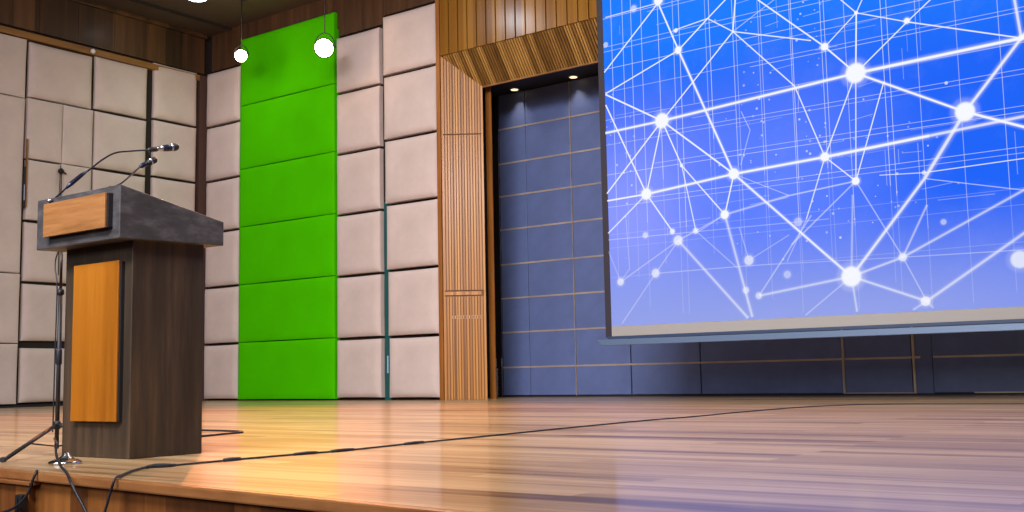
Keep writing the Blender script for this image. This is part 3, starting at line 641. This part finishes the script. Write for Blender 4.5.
# ------------------------------------------------------------------ lectern
th = thing('lectern', (-4.48, 3.05, 0), 'dark brown wooden lectern with honey veneer panels near stage edge', 'lectern')
t = MB(); t.box(-4.745, -4.218, 2.862, 3.245, 0.0, .972, bev=.004); t.done('body', M['lectern'], th)
t = MB(); t.hexa([(-4.83, 2.76, .955), (-4.167, 2.76, .955), (-4.167, 3.318, .967), (-4.83, 3.318, .967), (-4.83, 2.76, 1.191), (-4.167, 2.76, 1.191), (-4.167, 3.318, 1.08), (-4.83, 3.318, 1.08)], bev=.004)
t.done('slanted_top', M['lectern_h'], th)
t = MB(); t.hexa([(-4.80, 2.80, 1.181), (-4.20, 2.80, 1.181), (-4.20, 3.30, 1.082), (-4.80, 3.30, 1.082), (-4.80, 2.80, 1.187), (-4.20, 2.80, 1.187), (-4.20, 3.30, 1.088), (-4.80, 3.30, 1.088)]); t.done('reading_surface', M['lectern_h'], th)
t = MB(); t.box(-4.637, -4.284, 2.836, 2.845, .162, .872, bev=.0015); o = t.done('front_panel', M['veneer'], th); o['label'] = 'honey veneer panel'
t = MB(); t.box(-4.637, -4.274, 2.8455, 2.8625, .164, .868); t.done('panel_shadow_gap', M['black'], th)  # shadow gap behind the raised panel, built as a black box
t = MB(); t.box(-4.722, -4.232, 2.728, 2.738, 1.004, 1.158, bev=.0015); o = t.done('name_plate', M['veneer_h'], th); o['label'] = 'blank honey veneer plate'
t = MB(); t.box(-4.72, -4.22, 2.7385, 2.761, 1.006, 1.156); t.done('plate_shadow_gap', M['black'], th)  # dark shadow gap around the plate, put in as a black box

# microphones
th = thing('gooseneck_microphone', (-4.70, 2.77, 1.18), 'long gooseneck microphone arching over the lectern top from its left corner', 'microphone', 'lectern microphones')
path = smooth_path([(-4.70, 2.747, 1.165), (-4.70, 2.766, 1.185), (-4.70, 2.805, 1.223), (-4.70, 2.87, 1.288), (-4.70, 2.946, 1.35), (-4.70, 3.009, 1.405), (-4.70, 3.079, 1.45), (-4.70, 3.162, 1.472), (-4.70, 3.277, 1.496)], 6)
t = MB(); t.tube(path, .0042, 10); t.done('gooseneck', M['mic'], th)
t = MB(); t.tube([(-4.70, 2.825, 1.243), (-4.70, 2.85, 1.268), (-4.70, 2.90, 1.314), (-4.70, 2.93, 1.338)], [.0055, .011, .010, .005], 12); t.done('grip_sleeve', M['mic'], th)
t = MB(); t.lathe((-4.70, 2.745, 1.172), (0, -.7, .7), [(-.004, .008), (.004, .010), (.012, .007)]); t.done('mount_screw', M['chrome'], th)
ax = Vector((0, 3.444 - 3.277, 1.538 - 1.496)).normalized(); P0 = Vector((-4.70, 3.262, 1.493))
t = MB(); t.lathe(P0, ax, [(0, .006), (.01, .012), (.05, .013), (.06, .010)]); t.tube([P0 + ax * .01 - Vector((0, 0, .004)), P0 + ax * .012 - Vector((0, 0, .022))], .006); t.done('microphone_clip', M['black'], th)
t = MB(); t.lathe(P0 + ax * .055, ax, [(0, .009), (.004, .0125), (.035, .014), (.038, .010)]); t.done('silver_collar', M['silver'], th)
t = MB(); t.lathe(P0 + ax * .085, ax, [(0, .011), (.015, .016), (.035, .018), (.055, .018)]); t.done('microphone_body', M['mic'], th)
t = MB(); t.lathe(P0 + ax * .138, ax, [(0, .0195), (.006, .0205), (.012, .0195)]); t.done('grille_ring', M['silver'], th)
t = MB(); t.lathe(P0 + ax * .148, ax, [(0, .018), (.015, .021), (.03, .0185), (.04, .011), (.043, .003)]); t.done('microphone_grille', M['black'], th)
th = thing('gooseneck_microphone', (-4.30, 2.81, 1.18), 'short straight gooseneck microphone on the right of lectern top', 'microphone', 'lectern microphones')
t = MB(); t.tube(smooth_path([(-4.30, 2.80, 1.193), (-4.30, 2.85, 1.22), (-4.30, 2.895, 1.26), (-4.30, 2.945, 1.308), (-4.30, 2.965, 1.325)], 5), .0042, 10); t.done('gooseneck', M['chrome'], th)
t = MB(); t.lathe((-4.30, 2.80, 1.188), (0, 0, 1), [(0, .016), (.008, .015), (.014, .008)]); t.done('mount_base', M['black'], th)
ax = Vector((0, .75, .42)).normalized(); P0 = Vector((-4.30, 2.945, 1.31))
t = MB(); t.lathe(P0, ax, [(0, .006), (.012, .011), (.035, .012), (.04, .008)]); t.done('microphone_clip', M['mic'], th)
t = MB(); t.lathe(P0 + ax * .042, ax, [(0, .008), (.008, .014), (.03, .0155), (.05, .0155), (.058, .009)]); t.done('microphone_head', M['black'], th)
t = MB(); t.lathe(P0 + ax * .06, ax, [(0, .0162), (.005, .0165), (.008, .016)]); t.done('silver_ring', M['silver'], th)

# microphone stand left of the lectern
PX, PY = -5.00, 2.99
th = thing('tripod_stand', (PX, PY, 0), 'black tripod microphone stand on the stage just left of the lectern', 'stand')
t = MB(); t.tube([(PX, PY, .02), (PX, PY, .80)], .0105, 12); t.done('pole', M['black'], th)
t = MB(); t.tube([(PX, PY, .775), (PX, PY, 1.02)], .0068, 12); t.done('upper_pole', plain('brown_black_tube', srgb(52, 34, 28), .35, .4), th)
t = MB(); t.lathe((PX, PY, .765), (0, 0, 1), [(0, .0115), (.006, .017), (.026, .017), (.032, .009)]); t.done('clutch', M['black'], th)
t = MB(); t.lathe((PX, PY, .425), (0, 0, 1), [(0, .0115), (.006, .0145), (.07, .0145), (.08, .011)]); t.done('sleeve', M['rubber'], th)
t = MB(); t.lathe((PX, PY, .112), (0, 0, 1), [(0, .012), (.005, .0165), (.035, .0165), (.042, .012)]); t.tube([(PX + .018, PY, .13), (PX + .05, PY + .015, .13)], [.009, .011], 10); t.done('leg_hub', M['black'], th)
for (fx2, fy2) in ((-4.60, 2.50), (-4.86, 3.58), (-5.13, 3.60)):
    d = Vector((fx2 - PX, fy2 - PY, 0)); a = Vector((PX, PY, .132)) + d.normalized() * .02
    t = MB(); t.tube([a, Vector((fx2, fy2, .012)) - d * .04], .0092, 10); leg = t.done('leg', M['black'], th)
    t = MB(); t.tube([Vector((fx2, fy2, .0135)) - d * .05, Vector((fx2, fy2, .0125))], .0115, 10); t.done('rubber_foot', M['rubber'], leg)
    mid = Vector((PX, PY, .132)) + (Vector((fx2, fy2, .012)) - Vector((PX, PY, .132))) * .55
    t = MB(); t.tube([mid, (PX, PY, .03)], .0035, 8); t.done('brace', M['black'], th)
t = MB(); t.tube(smooth_path([(PX - .01, PY - .01, .985), (PX - .05, PY, .95), (PX - .045, PY - .005, .90), (PX - .012, PY - .012, .80), (PX - .013, PY - .013, .5), (PX - .014, PY - .014, .1)], 6), .0034, 8); t.done('stand_cable', M['rubber'], th)

# chrome foot
B0 = Vector((-4.262, 2.588, 0))
th = thing('chrome_base', B0, 'chrome dome-shaped base plate on the stage beside the tripod foot', 'base')
t = MB(); t.lathe(B0, (0, 0, 1), [(0, .064), (.006, .067), (.012, .062), (.019, .046), (.024, .02)], 32); t.done('base_disc', M['chrome'], th)
t = MB(); C0 = B0 + Vector((-.025, .02, 0)); t.lathe(C0, (0, 0, 1), [(.014, .038), (.026, .028), (.035, .016), (.044, .013), (.047, .006)], 24); t.done('dome_neck', M['chrome'], th)
t = MB(); t.box(B0.x + .012, B0.x + .042, B0.y - .03, B0.y - .01, .016, .026, bev=.003); t.done('black_button', M['black'], th)

# cables
def cable(name, pts, r, label, extra=(), n=8, mat='rubber'):
    p = smooth_path(pts, n); t = MB(); t.tube(p, r, 8)
    o = tag(t.done(name, M[mat], loc=tuple(pts[0])), label, 'cable')
    for (a, c, rr) in extra:
        k0, k1 = int(a * (len(p) - 1)), int(c * (len(p) - 1)); seg = p[k0:k1 + 1]
        if len(seg) < 2: continue
        t = MB(); t.tube(seg, [rr * (.5 + .5 * math.sin(math.pi * (i + .5) / len(seg))) for i in range(len(seg))], 8); q = t.done('cable_tie', M['rubber'])
        q.parent = o; q.matrix_parent_inverse = Matrix.Translation(-Vector(pts[0]))
    return o
cable('black_cable', [(PX + .03, PY - .03, .07), (-4.75, 2.84, .06), (-4.58, 2.74, .052), (-4.42, 2.64, .048), (-4.2, 2.515, .033), (-3.98, 2.40, .015), (-3.80, 2.312, .007), (-3.715, 2.268, .001), (-3.655, 2.243, -.018), (-3.613, 2.24, -.055), (-3.548, 2.24, -.118), (-3.42, 2.23, -.25), (-3.2, 2.2, -.5)], .0052,
      'black cable running over the chrome base and down the stage front')
cable('black_cable', [(-3.975, 2.30, .006), (-3.965, 2.288, -.004), (-3.97, 2.280, -.03), (-3.985, 2.275, -.07), (-4.02, 2.26, -.115), (-4.10, 2.25, -.148), (-4.25, 2.25, -.165), (-4.7, 2.25, -.18)], .0052,
      'black cable curling left below the stage edge at photo left')
cable('black_cable', [(-3.5, 2.15, -.5), (-3.42, 2.19, -.22), (-3.40, 2.215, -.11), (-3.385, 2.225, -.045), (-3.375, 2.237, .004), (-3.45, 2.31, .006), (-3.60, 2.46, .006), (-3.70, 2.60, .006), (-3.675, 2.70, .006), (-3.69, 2.99, .005), (-3.675, 3.36, .005), (-3.65, 3.6, .005), (-3.70, 4.2, .005), (-3.73, 4.75, .005), (-3.79, 5.6, .005), (-3.83, 6.66, .005), (-3.80, 7.35, .005), (-3.83, 8.3, .005), (-3.74, 9.5, .005), (-3.3, 10.15, .005), (-2.3, 10.3, .005), (0.5, 10.35, .005)], .0045,
      'long black cable crossing the stage floor from its edge to screen', [(.33, .385, .011), (.425, .44, .012), (.475, .495, .010), (.515, .53, .010), (.56, .575, .010)])
cable('black_cable', [(-5.5, 3.7, .006), (-5.44, 4.0, .006), (-5.45, 4.20, .006), (-5.52, 4.42, .006), (-5.56, 4.58, .006), (-5.68, 4.66, .006), (-5.85, 4.69, .006), (-6.10, 4.70, .006), (-6.9, 4.72, .006)], .007,
      'black cable loop lying on the floor behind and right of lectern')

# ledge and bracket at the stage front, lower left
th = thing('stage_ledge', (-4.5, 2.3, -.04), 'short worn wooden ledge below the stage edge at photo lower left', 'ledge')
def front_box(x0, x1, f, k, z0, z1, bev=0):
    return MB().hexa([(x0, EDGE(x0) + f, z0), (x1, EDGE(x1) + f, z0), (x1, EDGE(x1) + k, z0), (x0, EDGE(x0) + k, z0), (x0, EDGE(x0) + f, z1), (x1, EDGE(x1) + f, z1), (x1, EDGE(x1) + k, z1), (x0, EDGE(x0) + k, z1)], bev=bev)
t = front_box(-5.6, -4.005, -.02, .028, -.052, -.037, .003); t.done('ledge_board', M['nosing'], th)
t = front_box(-5.6, -4.05, .004, .028, -.5, -.053); t.done('ledge_panel', M['fascia'], th)
t = MB(); t.box(-4.075, -4.058, 2.27, 2.30, -.6, -.088, bev=.002); t.box(-4.05, -4.033, 2.27, 2.30, -.6, -.088, bev=.002); t.box(-4.078, -4.03, 2.272, 2.298, -.10, -.086, bev=.002)
tag(t.done('metal_bracket', M['black'], loc=(-4.05, 2.28, -.6)), 'black double upright bracket below the ledge at the stage front', 'bracket')
